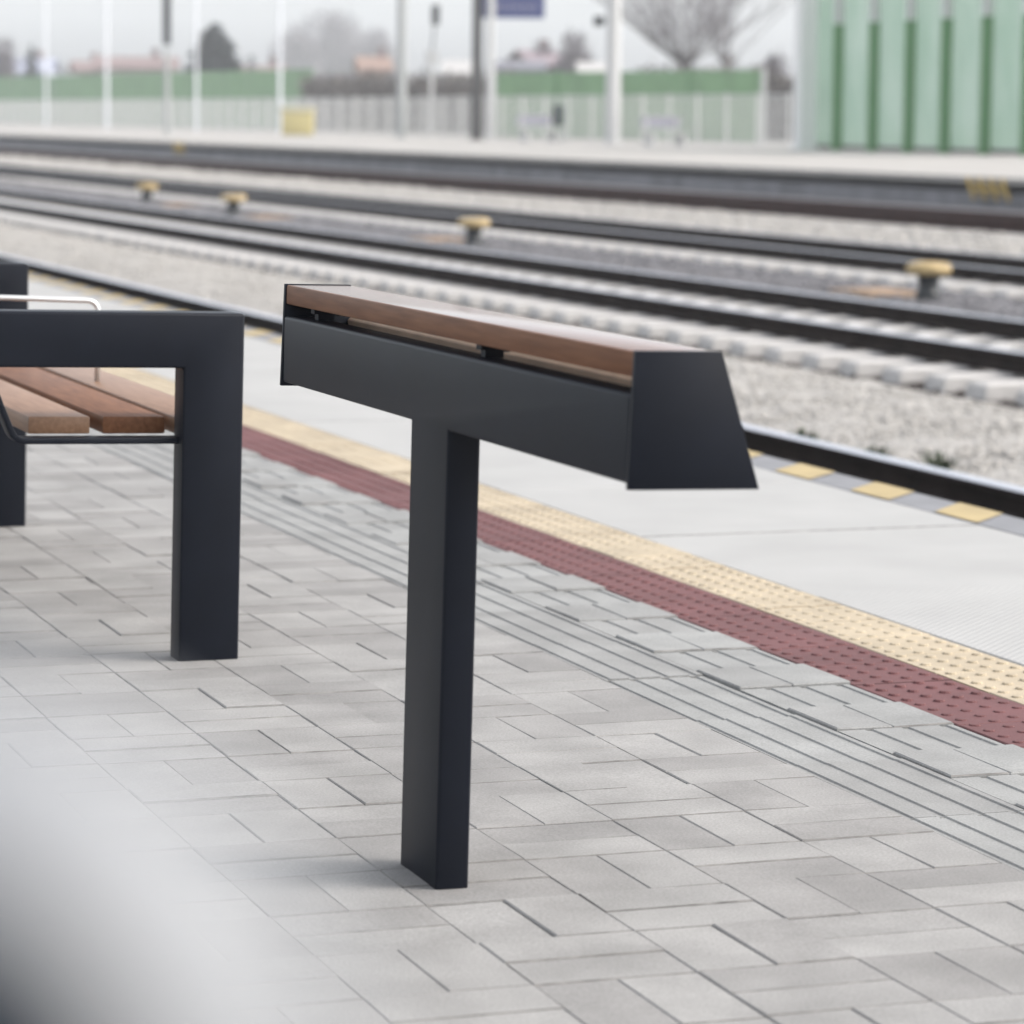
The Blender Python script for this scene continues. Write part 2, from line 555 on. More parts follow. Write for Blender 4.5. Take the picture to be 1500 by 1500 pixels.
b = MB()
for j in range(-16, 120):
    y = 7.163 + j * 1.0
    block(b, 2.8125, 3.699, y + 0.0028, y + 0.9972, rnd.gauss(0, 0.0008), ch=0.003, tilt=0.0008, dirt=0.6)
b.quad((2.8125, y + 1, -0.001), (3.699, y + 1, -0.001), (3.699, 420, -0.001), (2.8125, 420, -0.001))
structure(b.build('edge_slabs', [SLAB, mat('dirty_slab_edge', (0.19, 0.187, 0.18), rough=0.95, var=0.4, vscale=40)]))

# edge coping, a grey kerb slab with slanting yellow patches let into it
b = MB()
b.box(3.7005, EDGE, -12, 420, -0.14, 0.0, 0)
for j in range(-18, 220):
    y = 7.180 + j * 0.4975
    k = len(b.v)
    b.quad((3.7015, y, 0.003), (EDGE - 0.001, y + 0.152, 0.003), (EDGE - 0.001, y + 0.152 + 0.24, 0.003), (3.7015, y + 0.232, 0.003), 1)
structure(b.build('platform_edge', [EDGE_G, EDGE_Y]))

# ------------------------------------------------------------------ ground, ballast, tracks
RZ = -0.42                     # rail top
b = MB()
b.quad((-300, -30, -1.25), (700, -30, -1.25), (700, 840, -1.25), (-300, 840, -1.25))
structure(b.build('ground', GROUND))

TRACKS = [(4.46, 5.96), (9.50, 11.00), (14.62, 16.12), (21.30, 22.80)]
SB = RZ - 0.130                # sleeper top


def bed_profile():
    """(x, z, zone) across the tracks; zone: 0 pale, 1 grey, 2 brown"""
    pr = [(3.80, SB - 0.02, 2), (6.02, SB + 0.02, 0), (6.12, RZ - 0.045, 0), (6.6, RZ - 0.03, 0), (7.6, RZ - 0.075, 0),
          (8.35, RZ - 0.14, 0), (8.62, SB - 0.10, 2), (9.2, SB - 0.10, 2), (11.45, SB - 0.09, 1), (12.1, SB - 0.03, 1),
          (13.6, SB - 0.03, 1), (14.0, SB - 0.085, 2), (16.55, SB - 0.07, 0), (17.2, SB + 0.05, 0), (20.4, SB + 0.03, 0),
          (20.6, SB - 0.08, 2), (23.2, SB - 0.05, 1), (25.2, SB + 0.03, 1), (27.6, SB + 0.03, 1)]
    return pr


b = MB()
pr = bed_profile()
xs = []
for (xa, za, k), (xb, zb, _) in zip(pr, pr[1:]):
    n = max(1, int((xb - xa) / 0.25))
    for t in range(n):
        u = t / n
        xs.append((xa + (xb - xa) * u, za + (zb - za) * u, k))
xs.append((pr[-1][0], pr[-1][1], 1))
ys = [2 + 0.3 * i for i in range(150)]
while ys[-1] < 420:
    ys.append(ys[-1] * 1.06)
nx = len(xs)
for y in ys:
    for x, z, k in xs:
        b.v.append((x, y, z + rnd.gauss(0, 0.008)))
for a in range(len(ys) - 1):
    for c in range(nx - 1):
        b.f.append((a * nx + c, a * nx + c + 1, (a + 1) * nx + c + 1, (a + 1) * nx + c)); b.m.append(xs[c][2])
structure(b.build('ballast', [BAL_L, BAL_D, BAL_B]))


def bed_z(x):
    for (xa, za, _), (xb, zb, _) in zip(pr, pr[1:]):
        if xa <= x <= xb:
            return za + (zb - za) * (x - xa) / (xb - xa)
    return SB


ico = bmesh.new(); bmesh.ops.create_icosphere(ico, subdivisions=1, radius=1)
ICO_V = [v.co.copy() for v in ico.verts]; ICO_F = [tuple(v.index for v in f.verts) for f in ico.faces]; ico.free()


def stones(name, xr, yr, n, size, m):
    b = MB()
    for _ in range(n):
        x = rnd.uniform(*xr)
        y = yr[0] * (yr[1] / yr[0]) ** rnd.random()
        r = size * rnd.uniform(0.6, 1.35) * (1 + max(0, y - 20) * 0.02)
        rot = Matrix.Rotation(rnd.uniform(0, 6.28), 3, 'Z') @ Matrix.Rotation(rnd.uniform(-1, 1), 3, 'X')
        sc = Vector((rnd.uniform(.7, 1.3), rnd.uniform(.7, 1.1), rnd.uniform(.5, .85)))
        z = bed_z(x) + r * 0.05
        k = len(b.v)
        for v in ICO_V:
            q = rot @ Vector((v.x * sc.x, v.y * sc.y, v.z * sc.z)) * (r * rnd.uniform(.85, 1.1))
            b.v.append((x + q.x, y + q.y, z + q.z))
        b.f += [tuple(k + i for i in f) for f in ICO_F]
        b.m += [0] * len(ICO_F)
    return structure(b.build(name, m), 'stuff')


stones('pale_gravel', (6.06, 8.55), (8.5, 60), 19000, 0.017, STONE_L)
stones('grey_gravel', (11.5, 14.2), (17, 75), 8000, 0.030, STONE_D)
stones('brown_gravel', (8.75, 11.5), (15, 60), 5000, 0.022, mat('brown_stones', (0.055, 0.046, 0.042), rough=0.95, island=0.4))
stones('light_gravel', (16.4, 20.9), (26, 110), 6000, 0.036, STONE_L)

RAIL = [(-.075, 0), (.075, 0), (.075, .011), (.02, .03), (.0085, .045), (.0085, .120), (.040, .136), (.040, .166), (.034, .172),
        (-.034, .172), (-.040, .166), (-.040, .136), (-.0085, .120), (-.0085, .045), (-.02, .03), (-.075, .011)]
RAIL_M = [1] * 16
for i in (7, 8, 9):
    RAIL_M[i] = 0
sl = MB()
sl.prism_y([(-1.30, -0.22), (1.30, -0.22), (1.30, -0.02), (1.26, 0.0), (0.45, 0.0), (0.35, -0.03), (-0.35, -0.03), (-0.45, 0.0), (-1.26, 0.0), (-1.30, -0.02)],
           -0.13, 0.13)
first_sleeper = None
T_LAB = ['nearest railway track, right beside the platform edge we stand on',
         'second railway track from the near platform, polished rails over pale sleeper ends',
         'third railway track, just beyond the row of yellow caps',
         'farthest railway track with brown rusty rails below the opposite platform']
T_Y = [(3, 6), (9, 15), (15, 24), (25, 34)]
for ti, (xa, xb) in enumerate(TRACKS):
    t = thing('railway_track', T_LAB[ti], 'railway track', ((xa + xb) / 2, T_Y[ti][1], 0), group='railway tracks between the two platforms')
    y_off = T_Y[ti][1]
    for x in (xa, xb):
        rb = MB()
        rb.prism_y([(x - (xa + xb) / 2 + px, SB + 0.003 + pz * (1.0 if ti == 3 else 0.74)) for px, pz in RAIL], T_Y[ti][0] - 3 - y_off, 420 - y_off, 1, RAIL_M)
        rb.build('rail', [RUST2 if ti == 3 else RAIL_TOP, RUST2 if ti == 3 else RUST], t)
    n = 40 if ti == 0 else 100
    for q in range(n):
        y = T_Y[ti][0] + 0.6 * q + rnd.gauss(0, 0.012)
        if first_sleeper is None:
            o = first_sleeper = sl.build('sleeper', SLEEPER, t, bevel=0.012, seg=1)
        else:
            o = first_sleeper.copy(); COL.objects.link(o); o.parent = t
        o.location = (rnd.gauss(0, 0.01), y - y_off, SB - 0.001)
    rest = MB()
    y = T_Y[ti][0] + 0.6 * n
    while y < 260:
        rest.box(-1.3, 1.3, y - y_off - 0.13, y - y_off + 0.13, SB - 0.2, SB - 0.001)
        y += 0.6
    structure(rest.build('far_sleepers', SLEEPER, t), 'stuff')

# weeds behind the first rail
for k, (y, h) in enumerate(((12.25, .09), (12.9, .06), (13.6, .065), (14.9, .085), (16.8, .08), (18.4, .07))):
    b = MB()
    for _ in range(46):
        a = rnd.uniform(0, 6.28); r0 = rnd.uniform(0, .05)
        p0 = Vector((r0 * math.cos(a), r0 * 1.6 * math.sin(a), -0.01))
        d = Vector((math.cos(a) * rnd.uniform(.1, .8), math.sin(a) * rnd.uniform(.1, .8), 1)).normalized()
        w = Vector((-math.sin(a), math.cos(a), 0)) * 0.006
        p1 = p0 + d * h * rnd.uniform(.4, 1); p2 = p1 + d * h * .3 + Vector((math.cos(a), math.sin(a), -.4)) * .02
        b.quad(p0 - w, p0 + w, p1 + w, p1 - w); b.tri(p1 - w, p1 + w, p2)
    o = b.build('weed_tuft', WEED); o.location = (6.13 + rnd.uniform(-.02, .03), y, bed_z(6.13) - 0.005)
    tag(o, ['largest dark weed tuft growing behind the first rail near the right edge', 'low dark weed behind the first rail, second from the right edge',
            'small weed behind the first rail, third from the right edge', 'wide weed tuft behind the first rail, middle of the row',
            'weed growing behind the first rail, second nearest to the perch end plate', 'weed growing closest to the perch end plate behind the first rail'][k],
        'weed', 'weeds along the first rail')

# ------------------------------------------------------------------ far platform
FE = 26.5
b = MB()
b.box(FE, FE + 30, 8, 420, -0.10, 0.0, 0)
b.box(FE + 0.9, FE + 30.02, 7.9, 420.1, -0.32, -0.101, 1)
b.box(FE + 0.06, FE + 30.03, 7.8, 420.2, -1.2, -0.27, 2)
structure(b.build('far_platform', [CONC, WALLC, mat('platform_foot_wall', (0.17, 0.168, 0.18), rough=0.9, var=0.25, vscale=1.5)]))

# ------------------------------------------------------------------ perch (leaning rest)
TILT = 0.021
perch = thing('leaning_rest', 'dark steel leaning rest with wooden top slat on a single flat post', 'leaning rail', (1.266, 3.991, 0), (0, TILT, 0))
SN, SF = 3.285 - 3.991, 4.708 - 3.991
# post and beam are welded and ground flush into one T
b = MB()
b.prism_y([(-0.077, -0.004), (0.078, -0.004), (0.078, 0.5835), (SF - 0.009, 0.5835), (SF - 0.009, 0.681),
           (SN + 0.009, 0.681), (SN + 0.009, 0.5835), (-0.077, 0.5835)], 0.0, 0.044)
b.v = [(y, x, z) for x, y, z in b.v]
b.build('post_and_beam', METAL, perch, bevel=0.0048, seg=3)
for y0, y1 in ((SN, SN + 0.008), (SF - 0.008, SF)):
    b = MB(); b.prism_y([(-0.002, 0.578), (0.151, 0.578), (0.102, 0.7278), (0.0015, 0.7278)], y0, y1)
    b.build('end_plate', METAL, perch, bevel=0.0012)
b = MB(); b.box(0.003, 0.100, SN + 0.0085, SF - 0.0085, 0.698, 0.7265)
b.m[1] = 1                    # the upper face is lacquered and worn smooth
b.build('top_slat', [WOOD, WOOD_TOP], perch, bevel=0.003, seg=2)
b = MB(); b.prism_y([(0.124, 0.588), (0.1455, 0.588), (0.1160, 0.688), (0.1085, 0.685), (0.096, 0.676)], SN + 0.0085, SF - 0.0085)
b.build('back_slat', mat('gap_lightened_wood', (0.66, 0.50, 0.38), rough=0.6, var=0.1, vscale=20), perch, bevel=0.003)  # colour lifted above the other slats so the shaded gap reads lit
for y in (-0.14, 0.61):
    b = MB()
    b.prism_y([(0.022, 0.6805), (0.046, 0.6805), (0.046, 0.690), (0.095, 0.690), (0.095, 0.6975), (0.016, 0.6975), (0.016, 0.690), (0.022, 0.690)], y - 0.009, y + 0.009)
    b.build('slat_bracket', METAL, perch)
    b = MB(); b.prism_y([(0.050, 0.60), (0.1195, 0.60), (0.118, 0.606), (0.050, 0.606)], y - 0.009, y + 0.009)
    b.build('back_bracket', METAL, perch)
    b = MB(); b.lathe([(0.005, 0.684), (0.005, 0.6895)], 0.07, y + 0.05, 8); b.build('bolt', BLACK, perch)

# ------------------------------------------------------------------ bench
def frame_mesh(b, xl, xr, w, top, bar, y0, y1):
    out = [(xl, -0.004), (xl + w, -0.004), (xl + w, top - bar), (xr - w, top - bar), (xr - w, -0.004), (xr, -0.004), (xr, top), (xl, top)]
    b.prism_y(out, y0, y1)


BX, BY = 1.365, 5.722
bench = thing('bench', 'low bench with three brown wooden slats between dark loop frames', 'bench', (BX, BY, 0), (0, 0.021, 0))
XL, XR, W = -0.50, 0.110, 0.110
for y0 in (0.0, 2.013):
    b = MB(); frame_mesh(b, XL, XR, W, 0.624, 0.098, y0, y0 + 0.072)
    o = b.build('frame', METAL, bench, bevel=0.0055, seg=3)
LEN = 2.013
sx = [(-0.262, -0.151), (-0.128, -0.014), (0.002, 0.112)]
for k, (a, c) in enumerate(sx):
    b = MB(); y0, y1 = 0.078, LEN - 0.008
    b.box(a, c, y0, y1, 0.4025, 0.4335)
    b.build('seat_slat', [WOOD2, WOOD, WOOD2][k], bench, bevel=0.003, seg=2)


def flat_bar(path, hw, y, th):
    """flat steel strip bent along path (x, z), hw half width along y"""
    b = MB()
    n = len(path); up = []
    for i in range(n):
        d = Vector(path[min(i + 1, n - 1)]) - Vector(path[max(i - 1, 0)]); d.normalize()
        nrm = Vector((-d.y, d.x))
        up.append(nrm)
    low = [Vector(p) - up[i] * th / 2 for i, p in enumerate(path)]
    hi = [Vector(p) + up[i] * th / 2 for i, p in enumerate(path)]
    b.prism_y([tuple(p) for p in low] + [tuple(p) for p in reversed(hi)], y - hw, y + hw)
    return b


path = [(0.004, 0.394), (-0.276, 0.394)]
for a in range(1, 6):
    t = R(12 * a)
    path.append((-0.276 - 0.026 * math.sin(t * 1.2), 0.394 + 0.026 * (1 - math.cos(t * 1.2))))
path += [(-0.319, 0.455), (-0.346, 0.524)]
path = path[::-1]
for y in (0.053, 1.008, LEN + 0.018):
    o = flat_bar(path, 0.024 if y != 1.008 else 0.02, y, 0.011).build('seat_bracket', METAL, bench, bevel=0.002)
pts = []
ya = 0.893
pts.append((0.036, ya, 0.428)); pts.append((0.036, ya, 0.575))
for a in range(1, 6):
    t = R(18 * a)
    pts.append((0.036 - 0.022 * (1 - math.cos(t)), ya, 0.575 + 0.022 * math.sin(t)))
pts.append((-0.16, ya, 0.601))
for a in range(1, 6):
    t = R(18 * a)
    pts.append((-0.20 - 0.022 * math.sin(t), ya, 0.601 - 0.022 * (1 - math.cos(t))))
pts.append((-0.222, ya, 0.428))
b = MB(); b.tube(pts, 0.0054, 10)
b.build('armrest', GALV, bench, smooth=True)

# ------------------------------------------------------------------ blurred ball topped post close to the lens
c0 = at(-200, 1700, 0.24)
apost = thing('ball_topped_post', 'pale grey rounded post head with a dark disc, blurred in the near lower left corner', 'post', (c0.x, c0.y, 0))
zt = c0.z
rr = 0.036
b = MB(); b.lathe([(0.045, 0.0), (0.045, 0.012), (0.020, 0.020), (0.018, zt - 0.028)], 0, 0, 28)
b.build('stem', METAL, apost)
b = MB()
b.lathe([(rr * math.sin(R(a)), zt - rr * math.cos(R(a))) for a in range(4, 178, 6)], 0, 0, 44)
ball = b.build('ball', POST_PALE, apost, smooth=True)
b = MB()
ra = rr + 0.0006
b.lathe([(ra * math.sin(R(a)), ra * math.cos(R(a))) for a in (32.0, 31.0, 29, 25, 21, 14, 7, 1)], 0, 0, 40)
o = b.build('cover_disc', mat('matt_black_disc', (0.016, 0.020, 0.026), rough=0.9, spec=0.05), ball, smooth=True)
nd = (EYE - c0).normalized()
o.rotation_mode = 'QUATERNION'
o.rotation_quaternion = nd.to_track_quat('Z', 'Y')
o.location = (0, 0, zt)

# ------------------------------------------------------------------ mushroom markers and plates between the tracks
def marker_proto():
    t = thing('track_marker', '', 'track marker', (0, 0, 0), group='yellow capped markers between the tracks')
    b = MB()
    prof = [(0.02, 0.215), (0.15, 0.218), (0.188, 0.235), (0.200, 0.265), (0.192, 0.300), (0.165, 0.322), (0.10, 0.332), (0.02, 0.335)]
    b.lathe(prof, 0, 0, 28)
    b.build('cap', CAPY, t, smooth=True)
    b = MB(); b.lathe([(0.105, -0.03), (0.11, 0.05), (0.085, 0.12), (0.10, 0.217)], 0, 0, 16)
    b.box(-0.13, 0.13, -0.10, 0.10, -0.03, 0.02)
    b.build('stem', BLACK, t)
    return t


mk = marker_proto()
MARK = [(1365, 25.75, 'yellow capped marker on a black stem at the right, nearest of the row'),
        (695, 39.0, 'dull yellow capped marker beyond the middle of the leaning rest'),
        (342, 51.8, 'pale yellow cap, right one of the two above the bench'),
        (215, 58.6, 'pale yellow cap, left one of the two above the bench')]
for i, (px, yy, lab) in enumerate(MARK):
    o = mk if i == 0 else copy_tree(mk)
    x = (12.8, 12.65, 12.6, 13.0)[i]
    o.location = (x, y_on(px, x), SB - 0.025)
    o.rotation_euler = (0, 0, rnd.uniform(0, 3))
    o['label'] = lab
PL = [(12.8, y_on(1292, 12.8), 'orange cover plate lying just left of the nearest yellow marker'),
      (12.7, y_on(648, 12.7), 'orange plate lying beside the dull marker in mid picture'),
      (12.8, y_on(392, 12.8), 'faint orange plate right of the two pale caps'),
      (13.0, y_on(262, 13.0), 'faint orange plate lying between the two pale caps')]
for x, y, lab in PL:
    b = MB(); b.box(-0.30, 0.30, -0.42, 0.42, -0.05, 0.0); b.box(-0.22, 0.22, -0.34, 0.34, 0.0005, 0.012)
    o = b.build('cover_plate', ORANGE, bevel=0.006, seg=1); o.location = (x, y, SB + 0.005)
    tag(o, lab, 'cover plate', 'orange plates between the tracks')

# yellow steps hung on the far platform edge
for px, d, lab in ((1448, 54.0, 'yellow folding steps hung on the far platform edge at the right'), (262, 120.0, 'small yellow steps on the far platform edge at the left')):
    y = y_on(px, FE - 0.05)
    b = MB()
    for k in range(4):
        b.tube([(-0.03, -0.50 + 0.42 * k, -0.03), (-0.09, -0.88 + 0.42 * k, -0.37)], 0.034, 6)
    b.tube([(-0.06, -0.62, -0.20), (-0.06, 0.52, -0.20)], 0.03, 6)
    o = b.build('edge_steps', YELP); o.location = (FE - 0.005, y, -0.005)
    tag(o, lab, 'steps', 'yellow steps on the far platform edge')

# ------------------------------------------------------------------ background furniture on the far platform
WP = 43.8                     # line of fence and tall barrier


def px_height(px, py, p):
    d = RIGHT * ((px - 750) / FPX) + DOWN * ((py - 750) / FPX) + FWD
    return EYE.z + d.z * p / d.x


nb = thing('noise_barrier', 'tall pale green glazed noise barrier with dark green posts on far platform', 'noise barrier', (WP, y_on(1335, WP), 0))
yb0 = y_on(1335, WP)
pxs = [1178, 1230, 1282, 1335, 1388, 1447, 1508, 1572]
ht = px_height(1335, 30, WP)
tops = 7.0
for k, px in enumerate(pxs[1:]):
    y = y_on(px, WP) - yb0
    b = MB(); b.box(-0.24, 0.02, y - 0.12, y + 0.12, 0, ht)
    b.build('post', GREENP, nb)
    b = MB(); b.box(-0.22, 0.0, y - 0.11, y + 0.11, ht + 0.001, tops)
    b.build('post_extension', WHITE, nb)
for a, c in zip(pxs, pxs[1:]):
    ya, yc = y_on(a, WP) - yb0, y_on(c, WP) - yb0
    b = MB(); b.box(0.022, 0.05, yc, ya - 0.02, 0.16, tops)
    b.build('pane', PANE, nb)
    b = MB(); b.box(0.03, 0.14, yc, ya - 0.02, 0.02, 0.155)
    b.build('base_rail', DARKP, nb)

COLW = mat('white_column_paint', (0.70, 0.70, 0.69), rough=0.5)
wc = MB(); wc.box(-0.27, 0.27, -0.27, 0.27, 0.05, 7.5); wc.box(-0.36, 0.36, -0.36, 0.36, 0, 0.05)
o = wc.build('column', COLW); o.location = (WP - 0.5, y_on(1178, WP - .5), 0)
tag(o, 'thick white column standing at the end of the tall green barrier', 'column')

# white fence on the far platform
fy0 = y_on(1165, WP) + 0.5
fence = thing('fence', 'long low white bar fence along the back of the far platform', 'fence', (WP, fy0, 0))
FH = 1.75
pan = None; pos = None
for k in range(72):
    y = 2.6 * k
    if pan is None:
        b = MB()
        b.box(-0.02, 0.02, 0.06, 2.54, FH - 0.06, FH); b.box(-0.02, 0.02, 0.06, 2.54, 0.12, 0.17)
        q = 0.13
        while q < 2.5:
            b.box(-0.006, 0.006, q - 0.012, q + 0.012, 0.17, FH - 0.06); q += 0.125
        pan = b.build('bar_panel', WHITE, fence); o = pan
        b = MB(); b.box(-0.04, 0.04, -0.04, 0.04, 0, FH + 0.05); pos = b.build('post', WHITE, fence)
        continue
    for src in (pan, pos):
        c = src.copy(); COL.objects.link(c); c.parent = fence; c.location = (0, y, 0)

# low green barriers behind the fence
def low_barrier(x0, x1, d0, d1, ytop, lab, npost, m):
    p0 = at(x0, 150, d0); p1 = at(x1, 150, d1)
    h0 = at(x0, ytop, d0).z; h1 = at(x1, ytop, d1).z
    t = thing('noise_barrier', lab, 'noise barrier', (p0.x, p0.y, 0))
    v = Vector((p1.x - p0.x, p1.y - p0.y, 0)); n = Vector((-v.y, v.x, 0)).normalized() * 0.06
    hh = (h0 + h1) / 2
    b = MB()
    for a, c in zip((0.0, ), (1.0, )):
        A, Bq = v * a, v * c
        top = Vector((0, 0, hh)); bot = Vector((0, 0, -0.3))
        b.quad(A + n + bot, Bq + n + bot, Bq + n + top, A + n + top); b.quad(Bq - n + bot, A - n + bot, A - n + top, Bq - n + top)
        b.quad(A - n + top, A + n + top, Bq + n + top, Bq - n + top); b.quad(A - n + bot, A + n + bot, A + n + top, A - n + top)
        b.quad(Bq + n + bot, Bq - n + bot, Bq - n + top, Bq + n + top)
    b.build('panel', m, t, fixn=True)
    for k in range(npost):
        c = v * (k / (npost - 1))
        b = MB(); b.box(c.x - .09, c.x + .09, c.y - .09, c.y + .09, -0.3, hh + 0.04)
        b.build('post', GREENP if k % 2 else PALE, t)
    return t


low_barrier(728, 1118, 150, 132, 105, 'low bright green wall behind the white fence, right of the dark sign pole', 5, GREEN)
low_barrier(-60, 462, 285, 205, 109, 'low green wall behind the fence at the left of the picture', 7, GREEN)

# poles
def pole(name, px, base_d, r, h, m, lab, cat, extra=None, group=None):
    p = at(px, 200, base_d)
    t = thing(name, lab, cat, (p.x, p.y, 0), group=group)
    b = MB(); b.tube([(0, 0, 0), (0, 0, h)], [r, r * 0.85], 14); b.build('pole', m, t, smooth=False)
    b = MB(); b.lathe([(r * 1.7, 0.0), (r * 1.7, 0.04), (r * 1.1, 0.06)], 0, 0, 12); b.build('base', m, t)
    return t, p


def local(px, py, d, p):
    q = at(px, py, d)
    return q - Vector((p.x, p.y, 0))


VDIR = Vector((FWD.x, FWD.y, 0)).normalized()
SIDE = Vector((VDIR.y, -VDIR.x, 0))


def facing_box(b, c, w, h, dep, mi=0):
    """box centred on c whose broad face looks back along the platform"""
    for (a0, a1, d0, d1, z0, z1) in ((-w / 2, w / 2, -dep / 2, dep / 2, -h / 2, h / 2),):
        k = len(b.v)
        for z in (z0, z1):
            for a, d in ((a0, d0), (a1, d0), (a1, d1), (a0, d1)):
                q = c + SIDE * a + VDIR * d
                b.v.append((q.x, q.y, q.z + z))
        b.f += [(k + 3, k + 2, k + 1, k), (k + 4, k + 5, k + 6, k + 7), (k, k + 1, k + 5, k + 4), (k + 1, k + 2, k + 6, k + 5), (k + 2, k + 3, k + 7, k + 6), (k + 3, k, k + 4, k + 7)]
        b.m += [mi] * 6


# dark pole with the blue station sign
D = depth_on(698, 42.6)
t, p = pole('sign_pole', 698, D, 0.22, 8.5, DARKP, 'dark brown pole carrying a blue sign on the far platform', 'sign pole')
b = MB(); c = local(750, 0, D - 0.4, p); wS = 95 / FPX * D
facing_box(b, Vector((c.x, c.y, at(750, 27, D).z + 0.75)), wS, 1.5, 0.12)
sg = b.build('sign_panel', BLUE, t)
b = MB()
zc = at(750, 27, D).z + 0.75
lx = -wS * 0.34
for k in range(12):
    ww = rnd.uniform(0.10, 0.15)
    facing_box(b, Vector((c.x, c.y, zc - 0.30)) + SIDE * lx - VDIR * 0.065, ww * 0.6, 0.24, 0.012)
    facing_box(b, Vector((c.x, c.y, zc + 0.30)) + SIDE * lx - VDIR * 0.065, ww * 0.6, 0.24, 0.012)
    lx += ww + 0.045
b.build('lettering', LETTER, sg)

t, p = pole('lamp_post', 718, depth_on(718, 43.0), 0.16, 9, WHITE, 'white post standing right behind the dark sign pole', 'lamp post', group='pale masts on the far platform')
t, p = pole('lamp_post', 897, depth_on(897, 42.8), 0.27, 9, WHITE, 'thick white post with a small black loudspeaker at its left', 'lamp post', group='pale masts on the far platform')
b = MB(); c = local(877, 31, depth_on(897, 42.8), p)
facing_box(b, c, 0.36, 0.34, 0.4); b.tube([c, Vector((0, 0, c.z))], 0.04, 6)
b.build('loudspeaker', BLACK, t)
t, p = pole('lamp_post', 588, depth_on(588, 42.5), 0.22, 9.5, PALE, 'grey post left of the dark sign pole, in front of the brown hedge', 'lamp post', group='pale masts on the far platform')
MASTP = mat('haze_tinted_mast_paint', (0.72, 0.735, 0.77), rough=0.5)  # haze put into the colour: lightened towards the sky so the masts fade
for px, d, rr2, lab in ((410, depth_on(410, 42.5), 0.14, 'slim pale mast right of the dark conifer'), (157, depth_on(157, 42.5), 0.17, 'pale mast in front of the left green wall, right of a fainter one'),
                        (68, depth_on(68, 42.5), 0.14, 'pale mast near the left picture edge'), (288, depth_on(288, 42.5), 0.13, 'pale mast just left of the dark conifer')):
    pole('catenary_mast', px, d, rr2 * 0.62, 10, MASTP, lab, 'mast', group='slim masts at the left')

# signals
t, p = pole('railway_signal', 245, 150, 0.14, 3.9, PALE, 'tall black signal on a pale pole at the upper left', 'signal')
b = MB(); zb = at(245, 66, 150).z
facing_box(b, Vector((0, 0, zb + 1.6)), 0.34, 3.2, 0.3); b.build('signal_head', BLACK, t)
for k in range(3):
    c = Vector((0, 0, zb + 0.55 + 0.62 * k)) - VDIR * 0.2
    b = MB(); b.tube([c + VDIR * 0.06, c - VDIR * 0.10], 0.11, 12)
    b.build('lens_hood', BLACK, t)
t, p = pole('railway_signal', 632, 170, 0.10, 4.2, WHITE, 'small black signal high above the hedge, left of the dark pole', 'signal')
b = MB(); c = local(638, 22, 170, p); facing_box(b, Vector((c.x, c.y, c.z)), 0.42, 1.0, 0.3); b.tube([Vector((0, 0, 4.1)), c], 0.05, 6)
b.build('signal_head', BLACK, t)
b = MB(); facing_box(b, Vector((0, 0, at(632, 85, 170).z)), 0.7, 0.7, 0.06); b.build('round_board', WHITE, t)

# grit bin
p = at(436, 190, depth_on(436, 41.0))
gb = thing('grit_bin', 'yellow grit bin with pale lid standing on the far platform', 'grit bin', (p.x, p.y, 0))
b = MB(); facing_box(b, Vector((0, 0, 0.52)), 1.45, 1.04, 0.9); b.build('body', BIN_Y, gb, bevel=0.05)
b = MB(); facing_box(b, Vector((0, 0, 1.16)), 1.6, 0.24, 1.0); b.build('lid', mat('grit_bin_lid', (0.52, 0.48, 0.32), rough=0.5), gb, bevel=0.06)

# benches and a litter bin on the far platform
def far_bench(px, d, lab):
    p = at(px, 200, depth_on(px, 42.3))
    t = thing('platform_bench', lab, 'bench', (p.x, p.y, 0), (0, 0, 0.35), group='grey benches on the far platform')
    b = MB(); b.box(-0.9, 0.9, -0.22, 0.22, 0.42, 0.47); b.build('seat', PALE, t)
    b = MB(); b.prism_y([(-0.9, 0.62), (0.9, 0.62), (0.9, 1.0), (-0.9, 1.0)], 0.24, 0.28); b.build('backrest', mat('bench_slate', (0.20, 0.20, 0.24), rough=0.6), t)
    for x in (-0.7, 0.7):
        b = MB(); b.box(x - 0.05, x + 0.05, -0.2, 0.2, 0, 0.419); b.box(x - 0.03, x + 0.03, 0.20, 0.239, 0.471, 0.95); b.build('leg', WHITE, t)


far_bench(975, 125, 'grey bench with white legs on the far platform, right of the thick white post')
far_bench(790, 130, 'pale grey bench on the far platform, left of the dark litter bin')
p = at(818, 185, depth_on(818, 42.3))
lb = thing('litter_bin', 'dark green litter bin on a post before the low green wall', 'litter bin', (p.x, p.y, 0))
b = MB(); b.lathe([(0.19, 0.62), (0.23, 0.66), (0.23, 1.30), (0.24, 1.31), (0.20, 1.40), (0.02, 1.43)], 0, 0, 16); b.build('bin', mat('bin_green', (0.03, 0.045, 0.042), rough=0.5), lb, smooth=False)
b = MB(); b.tube([(0.2, 0.1, 0), (0.2, 0.1, 1.25)], 0.05, 8); b.build('post', PALE, lb)


